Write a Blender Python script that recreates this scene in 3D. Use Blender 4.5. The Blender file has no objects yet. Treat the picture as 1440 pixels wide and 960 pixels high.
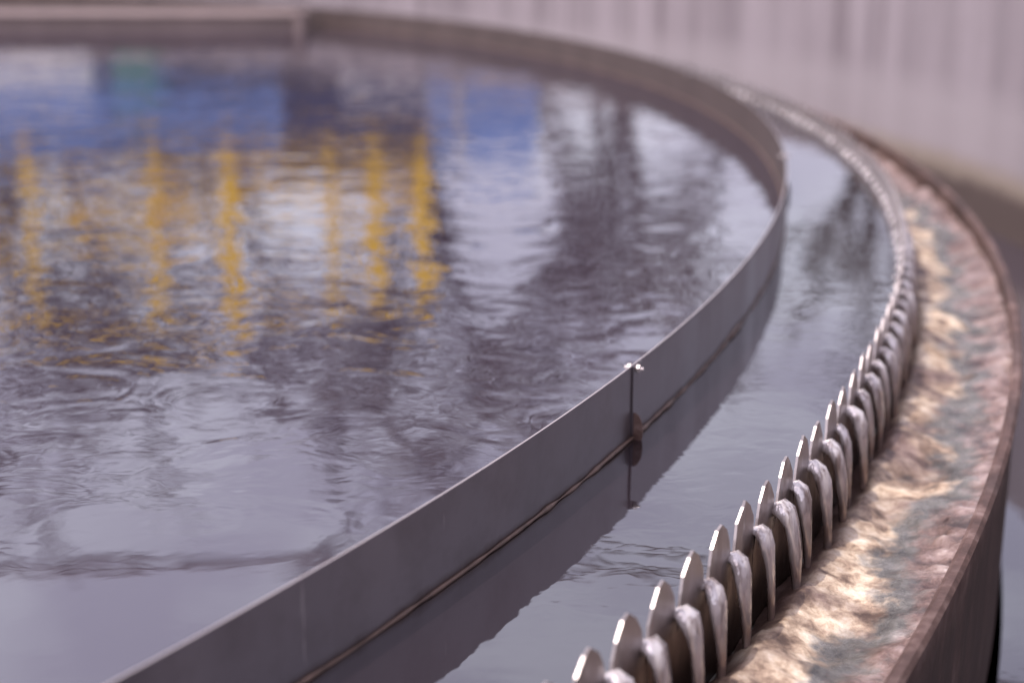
import bpy, math, random
from mathutils import Vector, noise
random.seed(7)
S=bpy.context.scene
CX,CY=-8.8345,7.3321
R1,R2,R3,R4=10.0,10.4018,10.742,12.0
rad=math.radians
# ---------------------------------------------------------------- helpers
def mesh(name,vs,fs,mats,parent=None,smooth=False,mi=None):
    me=bpy.data.meshes.new(name); me.from_pydata(vs,[],fs); me.update()
    for m in (mats if isinstance(mats,(list,tuple)) else [mats]): me.materials.append(m)
    if mi: me.polygons.foreach_set('material_index',mi)
    if smooth: me.polygons.foreach_set('use_smooth',[True]*len(me.polygons))
    o=bpy.data.objects.new(name,me); S.collection.objects.link(o)
    if parent: o.parent=parent
    return o
def empty(name):
    o=bpy.data.objects.new(name,None); S.collection.objects.link(o); return o
def P(r,a,z): return (CX+r*math.cos(a),CY+r*math.sin(a),z)
def lathe(prof,n=720,a0=0,a1=2*math.pi,closed=True,midx=None):
    vs=[];fs=[];mi=[];full=abs(a1-a0-2*math.pi)<1e-6;k=len(prof)
    m=n if full else n+1
    for i in range(m):
        a=a0+(a1-a0)*i/n
        for r,z in prof: vs.append(P(r,a,z))
    for i in range(n):
        j=(i+1)%m
        for q in range(k if closed else k-1):
            q2=(q+1)%k
            fs.append((i*k+q,j*k+q,j*k+q2,i*k+q2)); mi.append(midx[q] if midx else 0)
    return vs,fs,mi
def box(x0,x1,y0,y1,z0,z1,vs,fs):
    b=len(vs)
    for z in (z0,z1):
        for x,y in ((x0,y0),(x1,y0),(x1,y1),(x0,y1)): vs.append((x,y,z))
    for f in ((3,2,1,0),(4,5,6,7),(0,1,5,4),(1,2,6,5),(2,3,7,6),(3,0,4,7)): fs.append(tuple(b+i for i in f))
def boxes(name,lst,mat,parent=None,bev=0):
    vs=[];fs=[]
    for l in lst: box(*l,vs,fs)
    o=mesh(name,vs,fs,mat,parent)
    if bev:
        m=o.modifiers.new('b','BEVEL');m.width=bev;m.segments=2
    return o
def tube(path,radii,vs,fs,n=6):
    b=len(vs);pr=None
    for i,p in enumerate(path):
        p=Vector(p); d=(Vector(path[min(i+1,len(path)-1)])-Vector(path[max(i-1,0)])).normalized()
        if pr is None: pr=d.orthogonal().normalized()
        pr=(pr-d*pr.dot(d)).normalized(); q=d.cross(pr)
        for k in range(n):
            t=2*math.pi*k/n; vs.append(tuple(p+(pr*math.cos(t)+q*math.sin(t))*radii[i]))
    for i in range(len(path)-1):
        for k in range(n):
            k2=(k+1)%n; fs.append((b+i*n+k,b+i*n+k2,b+(i+1)*n+k2,b+(i+1)*n+k))
    fs.append(tuple(b+k for k in reversed(range(n)))); e=b+(len(path)-1)*n; fs.append(tuple(e+k for k in range(n)))
class M:
    def __init__(s,name,rough=.6,metal=0,base=(.5,.5,.5),ior=1.45):
        s.m=bpy.data.materials.new(name); s.m.use_nodes=True; s.t=s.m.node_tree; s.b=s.t.nodes['Principled BSDF']
        s.b.inputs['Base Color'].default_value=(*base,1); s.b.inputs['Roughness'].default_value=rough
        s.b.inputs['Metallic'].default_value=metal; s.b.inputs['IOR'].default_value=ior
        s.co=s.t.nodes.new('ShaderNodeTexCoord').outputs['Object']
    def n(s,typ,**k):
        x=s.t.nodes.new(typ)
        for a,v in k.items(): setattr(x,a,v)
        return x
    def l(s,a,b): s.t.links.new(a,b)
    def noise(s,scale,stretch=None,detail=4,rough=.55,dist=0,rot=0):
        x=s.n('ShaderNodeTexNoise'); x.inputs['Scale'].default_value=scale; x.inputs['Detail'].default_value=detail
        x.inputs['Roughness'].default_value=rough; x.inputs['Distortion'].default_value=dist
        if stretch:
            mp=s.n('ShaderNodeMapping'); mp.inputs['Scale'].default_value=stretch; mp.inputs['Rotation'].default_value=(0,0,rot); s.l(s.co,mp.inputs[0]); s.l(mp.outputs[0],x.inputs['Vector'])
        else: s.l(s.co,x.inputs['Vector'])
        return x.outputs['Fac']
    def ramp(s,fac,stops):
        r=s.n('ShaderNodeValToRGB'); e=r.color_ramp.elements
        while len(e)<len(stops): e.new(.5)
        for i,(p,c) in enumerate(stops): e[i].position=p; e[i].color=(*c,1) if len(c)==3 else c
        s.l(fac,r.inputs[0]); return r.outputs[0]
    def mix(s,f,a,b,mode='MIX'):
        x=s.n('ShaderNodeMix',data_type='RGBA',blend_type=mode)
        for i,v in ((0,f),(6,a),(7,b)):
            if isinstance(v,(int,float)): x.inputs[i].default_value=v
            elif isinstance(v,tuple): x.inputs[i].default_value=(*v,1)
            else: s.l(v,x.inputs[i])
        return x.outputs[2]
    def math(s,op,a,b=0,c=0,clamp=False):
        x=s.n('ShaderNodeMath',operation=op,use_clamp=clamp)
        for i,v in enumerate((a,b,c)):
            if isinstance(v,(int,float)): x.inputs[i].default_value=v
            else: s.l(v,x.inputs[i])
        return x.outputs[0]
    def rng(s,v,a,b,c=0,d=1):
        x=s.n('ShaderNodeMapRange'); s.l(v,x.inputs[0])
        for i,k in enumerate((a,b,c,d)): x.inputs[i+1].default_value=k
        return x.outputs[0]
    def xyz(s):
        x=s.n('ShaderNodeSeparateXYZ'); s.l(s.co,x.inputs[0]); return x.outputs
    def radius(s):
        o=s.xyz(); a=s.math('SUBTRACT',o[0],CX); b=s.math('SUBTRACT',o[1],CY)
        return s.math('SQRT',s.math('ADD',s.math('MULTIPLY',a,a),s.math('MULTIPLY',b,b)))
    def bump(s,h,dist,strength=1):
        x=s.n('ShaderNodeBump'); x.inputs['Distance'].default_value=dist
        if isinstance(strength,(int,float)): x.inputs['Strength'].default_value=strength
        else: s.l(strength,x.inputs['Strength'])
        s.l(h,x.inputs['Height']); s.l(x.outputs[0],s.b.inputs['Normal']); return x
    def col(s,c): s.l(c,s.b.inputs['Base Color'])
    def rgh(s,c): s.l(c,s.b.inputs['Roughness'])

# ---------------------------------------------------------------- materials
def water_mat(name,base,amp,ior,calm=True):
    w=M(name,rough=.02,base=base,ior=ior)
    n1=w.noise(5.0,(.9,1,1),detail=2,rough=.45,dist=1.0,rot=.15); n2=w.noise(1.6,detail=2,rough=.5,dist=.4); n3=w.noise(15,(.8,1,1),detail=2,rough=.5,rot=-.2,dist=.5)
    if calm:
        h=w.math('ADD',w.math('MULTIPLY',n1,.42),w.math('ADD',w.math('MULTIPLY',n2,.60),w.math('MULTIPLY',n3,.085)))
        y=w.xyz()[1]; yy=w.math('ADD',y,w.math('MULTIPLY',w.math('SUBTRACT',w.noise(.9,detail=2),.5),1.6))
        st=w.rng(yy,2.4,3.6,.10,1.0)
        w.bump(h,amp,st)
    else:
        h=w.math('ADD',w.math('MULTIPLY',n1,.34),w.math('ADD',w.math('MULTIPLY',n2,.9),w.math('MULTIPLY',n3,.20)))
        w.bump(h,amp,1)
    nn=w.noise(.8,detail=5); w.col(w.mix(nn,tuple(c*.8 for c in base),tuple(min(1,c*1.2) for c in base)))
    return w.m
m_water=water_mat('tank_water',(.026,.019,.028),.0085,2.75)
m_chwater=water_mat('channel_water',(.012,.008,.010),.0020,2.75,False)
m_outwater=water_mat('outer_water',(.05,.04,.05),.001,2.6,False)

w=M('stainless_outer',metal=.85,base=(.36,.31,.31),rough=.38)
z=w.xyz()[2]
st=w.noise(3,(1,1,.12),detail=6); sp=w.noise(9,detail=6,rough=.7); big=w.noise(1.1,detail=4)
c=w.mix(st,(.14,.118,.128),(.32,.285,.305)); c=w.mix(w.rng(sp,.45,.8,0,.55),c,(.14,.113,.115)); c=w.mix(w.rng(big,.4,.65,0,.45),c,(.165,.135,.138))
sc=w.noise(30,(1,1,.15),detail=3,rough=.6); c=w.mix(w.rng(sc,.70,.76,0,.5),c,(.6,.55,.53))
band=w.math('ADD',z,w.math('MULTIPLY',w.math('SUBTRACT',w.noise(14,detail=5),.5),.03))
c=w.mix(w.rng(band,.020,-.002),c,(.075,.045,.035)); w.col(c)
w.rgh(w.rng(st,.3,.7,.28,.5)); w.bump(w.noise(5,detail=3),.002,.4); m_baf_out=w.m
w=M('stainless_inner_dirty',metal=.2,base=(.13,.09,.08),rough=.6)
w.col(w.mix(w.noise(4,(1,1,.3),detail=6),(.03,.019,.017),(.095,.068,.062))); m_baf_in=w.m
w=M('plate_edge',metal=.7,base=(.45,.40,.39),rough=.45); m_edge=w.m

w=M('weir_steel',metal=.75,base=(.35,.31,.31),rough=.4)
n=w.noise(25,(1,1,.5),detail=5); z=w.xyz()[2]
c=w.mix(n,(.22,.188,.178),(.50,.45,.44)); zz=w.math('ADD',z,w.math('MULTIPLY',w.noise(30),.05))
c=w.mix(w.rng(zz,.055,.0),c,(.12,.075,.06)); c=w.mix(w.rng(zz,-.02,-.09),c,(.05,.03,.022)); w.col(c); w.rgh(w.rng(n,.3,.7,.26,.5)); w.bump(n,.003,.5); m_weir=w.m

w=M('spilling_water',rough=.07,base=(.50,.45,.44),ior=1.8)
w.b.inputs['Metallic'].default_value=.35
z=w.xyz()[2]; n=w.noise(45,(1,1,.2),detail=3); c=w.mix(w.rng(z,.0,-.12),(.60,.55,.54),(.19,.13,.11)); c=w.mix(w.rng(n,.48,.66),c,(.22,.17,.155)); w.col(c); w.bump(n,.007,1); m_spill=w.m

w=M('rusty_steel',metal=.2,rough=.6)
n=w.noise(12,detail=7,rough=.7); n2=w.noise(3,(1,1,.4),detail=4); n5=w.noise(10,(1,1,.12),detail=4)
c=w.ramp(n,[(.3,(.035,.018,.013)),(.5,(.11,.062,.05)),(.62,(.21,.14,.12)),(.75,(.34,.27,.25))]); c=w.mix(w.rng(n2,.35,.7),c,(.045,.026,.022))
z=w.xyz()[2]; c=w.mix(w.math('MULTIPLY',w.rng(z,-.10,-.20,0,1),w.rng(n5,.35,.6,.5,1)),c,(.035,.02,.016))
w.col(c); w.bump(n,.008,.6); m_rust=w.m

w=M('algae_crust',rough=.5)
r=w.radius(); n=w.noise(5,detail=7,rough=.65); n2=w.noise(13,detail=7,rough=.7); n4=w.noise(2.6,detail=4,rough=.6,dist=.5); n3=w.noise(2.2,detail=3)
cream=w.ramp(n2,[(.36,(.12,.075,.052)),(.46,(.33,.235,.165)),(.54,(.56,.44,.32)),(.68,(.78,.70,.59))])
brown=w.ramp(n2,[(.36,(.035,.02,.016)),(.5,(.13,.082,.068)),(.62,(.24,.17,.145)),(.8,(.46,.39,.36))])
pink=w.ramp(n2,[(.36,(.07,.040,.035)),(.48,(.18,.118,.103)),(.6,(.32,.24,.22)),(.75,(.62,.54,.50))])
green=w.ramp(n2,[(.36,(.045,.041,.038)),(.5,(.105,.098,.090)),(.65,(.175,.163,.152)),(.8,(.30,.275,.26))])
rr=w.math('ADD',r,w.math('MULTIPLY',w.math('SUBTRACT',n,.5),.42))
c=w.mix(w.rng(n4,.42,.55),brown,cream)
c=w.mix(w.rng(rr,10.55,10.60),c,green); p2=w.mix(w.rng(n4,.46,.58),pink,brown); c=w.mix(w.rng(rr,10.63,10.68),c,p2)
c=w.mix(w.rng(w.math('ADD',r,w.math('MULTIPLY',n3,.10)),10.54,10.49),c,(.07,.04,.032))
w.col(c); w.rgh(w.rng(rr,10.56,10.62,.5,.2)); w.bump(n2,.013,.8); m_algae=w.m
w=M('launder_water',rough=.12,base=(.10,.10,.088),ior=1.5)
n=w.noise(12,(1,1,1),detail=5,dist=.5); w.col(w.mix(w.noise(9,detail=6,rough=.7),(.055,.052,.045),(.17,.155,.135))); w.bump(n,.008,.9); m_lwater=w.m

w=M('concrete',rough=.85)
z=w.xyz()[2]; n=w.noise(2.2,(1,1,.10),detail=7,rough=.6); n2=w.noise(9,detail=8,rough=.7); n3=w.noise(6,(1,1,.04),detail=3)
c=w.ramp(n,[(.3,(.13,.108,.118)),(.5,(.215,.183,.195)),(.7,(.285,.247,.262))]); c=w.mix(w.rng(n2,.3,.8,0,.35),c,(.18,.145,.15))
c=w.mix(w.rng(n3,.56,.70,0,.65),c,(.09,.068,.074))
low=w.math('ADD',z,w.math('MULTIPLY',w.math('SUBTRACT',n,.5),.2))
c=w.mix(w.rng(low,.05,-.15,0,.65),c,(.27,.235,.243))
zz=w.math('ADD',z,w.math('MULTIPLY',w.math('SUBTRACT',n2,.5),.16))
c=w.mix(w.rng(zz,-.42,-.54,0,.75),c,(.20,.155,.11)); c=w.mix(w.rng(zz,-.54,-.64),c,(.065,.045,.04))
w.col(c); w.bump(n2,.01,.5); m_conc=w.m
w=M('grass_ground',rough=.95); w.col(w.mix(w.noise(.6,detail=8),(.05,.06,.03),(.16,.13,.09))); m_ground=w.m
def plain(name,base,rough=.5,var=.25,metal=0,scale=3):
    w=M(name,rough=rough,metal=metal); n=w.noise(scale,detail=6)
    w.col(w.mix(n,tuple(c*(1-var) for c in base),tuple(min(1,c*(1+var)) for c in base))); return w.m
m_blue=plain('blue_cladding',(.17,.27,.58),.45,.4,scale=1.5); m_navy=plain('navy_cladding',(.05,.065,.15),.5)
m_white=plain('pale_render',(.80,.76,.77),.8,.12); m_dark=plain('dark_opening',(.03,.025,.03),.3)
m_green=plain('green_paint',(.005,.16,.09),.4); m_yel=plain('yellow_paint',(.92,.55,.008),.45,.1)
m_bark=plain('bark',(.10,.072,.068),.9,.4)
m_beam=plain('weathered_beam',(.16,.118,.112),.7,.35); m_cable=plain('cable_sheath',(.16,.125,.135),.6)
m_scum=plain('scum_line',(.12,.075,.058),.5,.9,scale=30)

# ---------------------------------------------------------------- tank
def disc(name,r0,r1,z,mat,n=360,rings=1):
    prof=[(r0+(r1-r0)*i/rings,z) for i in range(rings+1)]
    vs,fs,_=lathe(prof,n,closed=False); fs=[f[::-1] for f in fs]
    return mesh(name,vs,fs,mat)
disc('tank_water',.001,R1-.002,0,m_water)
disc('channel_water',R1+.002,R2-.003,0,m_chwater)
disc('outer_channel_water',R3+.03,R4+.02,-.87,m_outwater)

baf=empty('scum_baffle')
pr=[(R1+.002,-.4),(R1+.002,.1701),(R1-.002,.1701),(R1-.002,-.4)]
vs,fs,mi=lathe(pr,1440,midx=[0,2,1,1]); mesh('baffle_plate',vs,fs,[m_baf_out,m_baf_in,m_edge],baf,mi=mi)
for rr,nm in ((R1+.004,'scum_line_outside'),(R1-.004,'scum_line_inside')):
    vs=[];fs=[];path=[];rd=[]
    n=1800
    for i in range(n+1):
        a=-1.1+2.9*i/n
        q=noise.noise(Vector((a*40,rr,0)));q2=noise.noise(Vector((a*170,rr,3)))
        path.append(P(rr,a,.003+.004*q)); rd.append(max(.0015,.0040+.003*q+.0045*q2))
    tube(path,rd,vs,fs,5); mesh(nm,vs,fs,m_scum,baf,True)
for k in range(-1,7):
    a=rad(-24.57+k*17.0); vs=[];fs=[]
    def lb(r0,r1,t0,t1,z0,z1):
        b=len(vs)
        for zz in (z0,z1):
            for r,t in ((r0,t0),(r1,t0),(r1,t1),(r0,t1)): vs.append(P(r,a+t/R1,zz))
        for f in ((3,2,1,0),(4,5,6,7),(0,1,5,4),(1,2,6,5),(2,3,7,6),(3,0,4,7)): fs.append(tuple(b+i for i in f))
    lb(R1+.003,R1+.006,-.004,.05,-.35,.168)
    o=mesh('lap_joint',vs,fs,m_baf_out,baf)
    vs=[];fs=[]
    tube([P(R1-.022,a+.0015,.160),P(R1+.022,a+.0015,.160)],[.004,.004],vs,fs,8)
    tube([P(R1+.007,a+.0015,.160),P(R1+.014,a+.0015,.160)],[.009,.009],vs,fs,6)
    tube([P(R1-.007,a+.0015,.160),P(R1-.014,a+.0015,.160)],[.009,.009],vs,fs,6)
    mesh('bolt',vs,fs,m_edge,baf)
    vs=[];fs=[]; n=14
    for t0 in (-.002,.002):
        for i in range(n+1):
            t=math.pi*i/n; vs.append(P(R1+.006+.021*math.sin(t),a+(.004+t0)/R1,.020+.042*math.cos(t)))
    for i in range(n): fs.append((i,i+1,n+2+i,n+1+i))
    fs.append(tuple(range(n+1))); fs.append(tuple(reversed(range(n+1,2*n+2))))
    mesh('clip_plate',vs,fs,m_rust,baf)

# ------------- effluent launder with V-notch weir
lau=empty('effluent_launder')
NT=512; p=2*math.pi/NT; a_t=rad(-30.651)
cols=[(-.5,-.03),(-.39,.034),(-.32,.062),(-.12,.086),(.02,.092),(.22,.074),(.37,.046)]
prof=[]
for i in range(NT):
    j=random.uniform(-.006,.006); tl=random.uniform(-.04,.04)
    for o,zt in cols: prof.append((a_t+(i+o+(tl if abs(o)<.4 else 0))*p, zt+(j if zt>0 else 0), random.uniform(-.0015,.0015)))
vs=[];fs=[];N=len(prof)
for a,zt,dr in prof:
    vs+= [P(R2-.0025,a,-.5),P(R2-.0025+dr,a,zt),P(R2+.0025+dr,a,zt),P(R2+.0025,a,-.5)]
for i in range(N):
    j=(i+1)%N
    for q in range(3): fs.append((i*4+q,j*4+q,j*4+q+1,i*4+q+1))
mesh('v_notch_weir_plate',vs,fs,m_weir,lau)
vs=[];fs=[]
for i in range(-40,200):
    a=a_t+(i+.5)*p; s=random.uniform(.85,1.2); w0=random.uniform(.85,1.2)
    path=[(-.022,-.004),(-.004,.008),(.010,.012),(.022,.003),(.031,-.020),(.037,-.050),(.041,-.085),(.044,-.125),(.046,-.170)]
    W=[.006,.015,.023,.027,.026,.023,.017,.011,.007]; T=[.003,.009,.013,.014,.013,.011,.010,.008,.007]
    b=len(vs); n=10; dr=random.uniform(-.016,.016); ph=random.uniform(0,6)
    for k,(r,zz) in enumerate(path):
        r0,z0=path[max(k-1,0)]; r1,z1=path[min(k+1,len(path)-1)]
        L=math.hypot(r1-r0,z1-z0); nr,nz=-(z1-z0)/L,(r1-r0)/L
        for q in range(n):
            t=2*math.pi*q/n; ww=W[k]*w0*math.cos(t)*(1+.14*math.sin(k*1.3+ph)); tt=T[k]*s*math.sin(t)*(1+.14*math.sin(k*1.6+ph*1.9)+.18*math.cos(3*t+ph))
            rr=R2+r*s+nr*tt; vs.append(P(rr,a+(ww+dr*k/8)/R2,zz+nz*tt))
    for k in range(len(path)-1):
        for q in range(n):
            q2=(q+1)%n; fs.append((b+k*n+q,b+k*n+q2,b+(k+1)*n+q2,b+(k+1)*n+q))
    fs.append(tuple(b+q for q in range(n)))
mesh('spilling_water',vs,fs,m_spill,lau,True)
pr=[(R2+.003,-.30),(R3-.006,-.30),(R3-.006,-.09),(R3-.012,-.072),(R3-.004,-.066),(R3+.010,-.066),(R3+.018,-.074),(R3+.012,-.085),(R3+.008,-.09),(R3+.008,-.72),(R2+.003,-.72)]
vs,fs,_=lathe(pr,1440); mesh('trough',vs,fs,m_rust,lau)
# algae crust surface
NA,NR=2000,30; vs=[];fs=[]
for i in range(NA+1):
    a=rad(-52+132*i/NA)
    for k in range(NR+1):
        u=k/NR; r=R2+.004+(R3-.010-R2)*u
        x,y,_=P(r,a,0)
        n1=noise.fractal(Vector((x*6,y*6,0)),.8,2.1,4); n2=noise.noise(Vector((x*28,y*28,5))); n3=noise.noise(Vector((x*2,y*2,9)))
        c=abs(u-.58-.25*n3)/.5
        prf=-.170+.034*min(1,max(0,(c-.15)/.7))-(.05 if u<.2 else 0)*(1-u/.2)
        vs.append((x,y,prf+.017*n1+.007*n2*(.4+c)))
for i in range(NA):
    for k in range(NR):
        q=i*(NR+1)+k; fs.append((q,q+1,q+NR+2,q+NR+1)[::-1])
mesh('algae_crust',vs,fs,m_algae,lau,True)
vs,fs,_=lathe([(R2+.004,-.190),(R3-.008,-.190)],720,closed=False); mesh('launder_water',vs,[f[::-1] for f in fs],m_lwater,lau)

# ------------- outer tank wall
pr=[(R4,-2.5),(R4,.70),(R4+.02,.72),(R4+.33,.72),(R4+.35,.70),(R4+.35,-2.5)]
vs,fs,_=lathe(pr,720); wall=mesh('concrete_tank_wall',vs,fs,m_conc)
disc('tank_floor',.001,R4+.01,-2.45,m_conc,180)
tr=empty('scum_trough')
boxes('trough_box',[(-8.6,-1.86,13.75,14.35,-.15,.13)],m_beam,tr,.01)
boxes('trough_lip',[(-8.62,-1.84,13.70,14.40,.133,.155)],m_beam,tr,.006)
boxes('trough_end_post',[(-1.90,-1.82,13.60,13.69,-.3,.20)],m_beam,tr,.006)
# ------------- ground
vs=[];fs=[]; n=180
for r in (R4+.34,20,45,120,600):
    for i in range(n):
        a=2*math.pi*i/n; vs.append(P(r,a,.30))
for k in range(4):
    for i in range(n):
        j=(i+1)%n; fs.append((k*n+i,k*n+n+i,k*n+n+j,k*n+j))
mesh('ground',vs,fs,m_ground)

# ------------- building with yellow steel frame
bl=empty('blue_building')
Y=26
boxes('lower_wall',[(-17,-7.1,Y+.1,Y+7,.3,1.95),(-5.2,-2.9,Y+2,Y+7,.3,1.95),(-2.9,.4,Y+.1,Y+7,.3,1.95)],m_white,bl)
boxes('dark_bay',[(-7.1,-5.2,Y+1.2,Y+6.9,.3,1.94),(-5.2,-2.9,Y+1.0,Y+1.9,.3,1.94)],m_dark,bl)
boxes('upper_cladding',[(-17,-3.9,Y,Y+7.1,1.953,3.35)],m_blue,bl)
boxes('upper_cladding_dark',[(-3.897,-1.45,Y+.02,Y+7.1,1.953,3.55)],m_navy,bl)
boxes('upper_cladding_end',[(-1.447,.42,Y,Y+7.1,1.953,3.25)],m_blue,bl)
boxes('cladding_panels',[(-12.9,-9.1,Y-.06,Y-.003,2.2,2.45),(-7.0,-4.6,Y-.06,Y-.003,2.85,3.15),(-15.5,-13.2,Y-.06,Y-.003,2.6,3.1)],m_navy,bl)
boxes('roof_coping',[(-17.1,-3.9,Y-.08,Y+.4,3.353,3.47)],m_navy,bl)
boxes('windows',[(-13.5,-12.3,Y+.02,Y+.095,.9,1.7),(-10.8,-9.9,Y+.02,Y+.095,.9,1.7)],m_dark,bl)
yf=empty('yellow_steel_frame')
L=[]
px=[-12.6,-10.4,-8.25,-6.1,-4.82,-3.1,-2.30,-1.50]
for x in px: 
    wd={-4.82:.12,-1.50:.13,-2.30:.12,-6.1:.07}.get(x,.05)
    L.append((x-wd,x+wd,Y-.25,Y-.15,2.9,6.1 if x<-4 else 5.6))
boxes('posts',L,m_yel,yf)
boxes('rails',[(-12.7,-4.7,Y-.26,Y-.14,6.103,6.20),(-4.9,-1.4,Y-.26,Y-.14,5.603,5.70),(-12.7,-4.72,Y-.13,Y-.08,4.3,4.37),(-6.1,-1.4,Y-.13,Y-.07,3.75,3.87),(-12.7,-1.4,Y-.26,Y-.14,3.25,3.345),(-7.6,-5.6,Y-.13,Y-.08,3.95,4.20),(-5.0,-1.4,Y-.13,Y-.08,3.45,3.58),(-6.6,-1.7,Y-.14,Y-.09,2.9,2.97)],m_yel,yf)
vs=[];fs=[]
for a,b in (((-6.1,3.4),(-4.9,4.8)),((-8.2,3.4),(-6.2,4.9)),((-3.1,3.9),(-2.3,5.5)),((-10.3,5.9),(-8.3,4.4))): tube([(a[0],Y-.2,a[1]),(b[0],Y-.2,b[1])],[.05,.05],vs,fs,6)
mesh('braces',vs,fs,m_yel,yf)
gb=empty('green_container')
boxes('body',[(-6.45,-5.75,Y-1.0,Y+.05,.3,1.75)],m_green,gb,.03)
boxes('lid',[(-6.5,-5.7,Y-1.05,Y+.08,1.753,1.83)],m_green,gb,.02)
mp=empty('metal_mast'); vs=[];fs=[]; tube([(-.82,Y-2,.3),(-.82,Y-2,2.6)],[.07,.05],vs,fs,8); mesh('pole',vs,fs,m_edge,mp)
boxes('mast_head',[(-.95,-.69,Y-2.12,Y-1.88,2.6,2.75)],m_edge,mp,.02)

# ------------- bare trees
def tree(x,y,h,seed,spread=1.0,density=3,thick=1.0,maxlv=5,tw=.012):
    rnd=random.Random(seed); vs=[];fs=[]
    def br(p,d,L,r,lv):
        k=4 if lv<3 else 3; path=[p];rd=[r]; q=Vector(p); dd=Vector(d)
        for i in range(k):
            dd=(dd+Vector((rnd.gauss(0,.13),rnd.gauss(0,.13),rnd.gauss(.03,.08)))).normalized(); q=q+dd*(L/k); path.append(q.copy()); rd.append(r*(1-.62*(i+1)/k))
        tube(path,rd,vs,fs,6 if lv<2 else (4 if lv<4 else 3))
        if lv>=maxlv: return
        nb=density+ (2 if lv==0 else 0)+rnd.randint(0,1)
        for i in range(nb):
            t=rnd.uniform(.35 if lv==0 else .25,1); idx=min(int(t*k),k-1); f=t*k-idx
            pp=Vector(path[idx]).lerp(Vector(path[idx+1]),f)
            ax=Vector((rnd.gauss(0,1),rnd.gauss(0,1),rnd.gauss(0,.4))); ax=(ax-dd*ax.dot(dd)).normalized()
            nd=(dd*rnd.uniform(.6,1.0)+ax*rnd.uniform(.5,1.0)*spread).normalized()
            br(pp,nd,L*rnd.uniform(.5,.72),max(tw,rd[idx]*rnd.uniform(.45,.65)),lv+1)
    br(Vector((x,y,.28)),Vector((0,0,1)),h*.55,h*.018*thick,0)
    mesh('bare_tree',vs,fs,m_bark)
tree(-6.6,34,13.2,1,1,4,1.4,4,.035); tree(-3.2,33,12.6,2,1,4,1.4,4,.035); tree(-9.8,35,13.6,5,1,4,1.3,4,.035); tree(-14,36,13,9,1,3,1.3,4,.04)
tree(.2,30,8.4,3,.35,3,1.3,4,.02); tree(2.1,30.5,8.6,4,.4,3,1.7,4,.03); tree(1.35,33,9,8,.4,3,1.4,4,.03); tree(5.7,33,9,12,.5,3,1.4,4,.03); tree(8.6,34,10,13,.7,3,1.5,4,.03)
oc=empty('overhead_cable'); vs=[];fs=[]
path=[];rd=[]
for i in range(121):
    t=i/120; x=-22+34*t; path.append((x,24,11.6-.8*t*1.0-4*1.5*t*(1-t)+.04*math.sin(i*1.05))); rd.append(max(.03,.085+.08*noise.noise(Vector((i*.75,0,0)))))
tube(path,rd,vs,fs,6); mesh('cable',vs,fs,m_cable,oc,True)
vs=[];fs=[]; tube([(-22,24,.28),(-22,24,12)],[.16,.1],vs,fs,10); tube([(12,24,.28),(12,24,11.2)],[.16,.1],vs,fs,10); mesh('masts',vs,fs,m_edge,oc)

# ---------------------------------------------------------------- light
sun_from=Vector((-.80,-.42,0)).normalized(); el=rad(60)
d=Vector((sun_from.x*math.cos(el),sun_from.y*math.cos(el),math.sin(el)))
sl=bpy.data.lights.new('sun','SUN'); sl.energy=3.7; sl.angle=rad(.53); sl.color=(1,.93,.86)
so=bpy.data.objects.new('sun',sl); S.collection.objects.link(so); so.rotation_euler=d.to_track_quat('Z','Y').to_euler(); so.location=(0,0,30)
W=bpy.data.worlds.new('World'); S.world=W; W.use_nodes=True; t=W.node_tree; nd=t.nodes
sky=nd.new('ShaderNodeTexSky'); sky.sky_type='NISHITA'; sky.sun_disc=False; sky.sun_elevation=el
sky.sun_rotation=math.atan2(d.x,d.y); sky.dust_density=3.0; sky.air_density=1.0
hs=nd.new('ShaderNodeHueSaturation'); hs.inputs['Saturation'].default_value=.28; t.links.new(sky.outputs[0],hs.inputs['Color'])
# broken thin cloud
tc=nd.new('ShaderNodeTexCoord'); mp_=nd.new('ShaderNodeMapping'); mp_.inputs['Scale'].default_value=(1,1,2.6); t.links.new(tc.outputs['Generated'],mp_.inputs[0])
cn=nd.new('ShaderNodeTexNoise'); cn.inputs['Scale'].default_value=5.5; cn.inputs['Detail'].default_value=6; cn.inputs['Roughness'].default_value=.55; t.links.new(mp_.outputs[0],cn.inputs['Vector'])
cr=nd.new('ShaderNodeValToRGB'); cr.color_ramp.elements[0].position=.42; cr.color_ramp.elements[0].color=(2.45,2.22,2.62,1); cr.color_ramp.elements[1].position=.60; cr.color_ramp.elements[1].color=(3.2,3.0,3.28,1)
t.links.new(cn.outputs['Fac'],cr.inputs[0])
mx=nd.new('ShaderNodeMix'); mx.data_type='RGBA'; mx.blend_type='MULTIPLY'; mx.inputs[0].default_value=1; t.links.new(cr.outputs[0],mx.inputs[7])
t.links.new(hs.outputs[0],mx.inputs[6])
bg=nd['Background']; bg.inputs['Strength'].default_value=.12; t.links.new(mx.outputs[2],bg.inputs['Color'])
# ---------------------------------------------------------------- camera
cd=bpy.data.cameras.new('camera'); cam=bpy.data.objects.new('camera',cd); S.collection.objects.link(cam); S.camera=cam
cam.location=(0,0,1.1439); cam.rotation_euler=(rad(90-16.164),0,0)
cd.sensor_width=36; cd.lens=36*2152.8/1440; cd.clip_start=.05; cd.clip_end=2000
cd.dof.use_dof=True; cd.dof.focus_distance=2.95; cd.dof.aperture_fstop=1.4
S.view_settings.view_transform='Standard'; S.view_settings.look='None'; S.view_settings.exposure=0
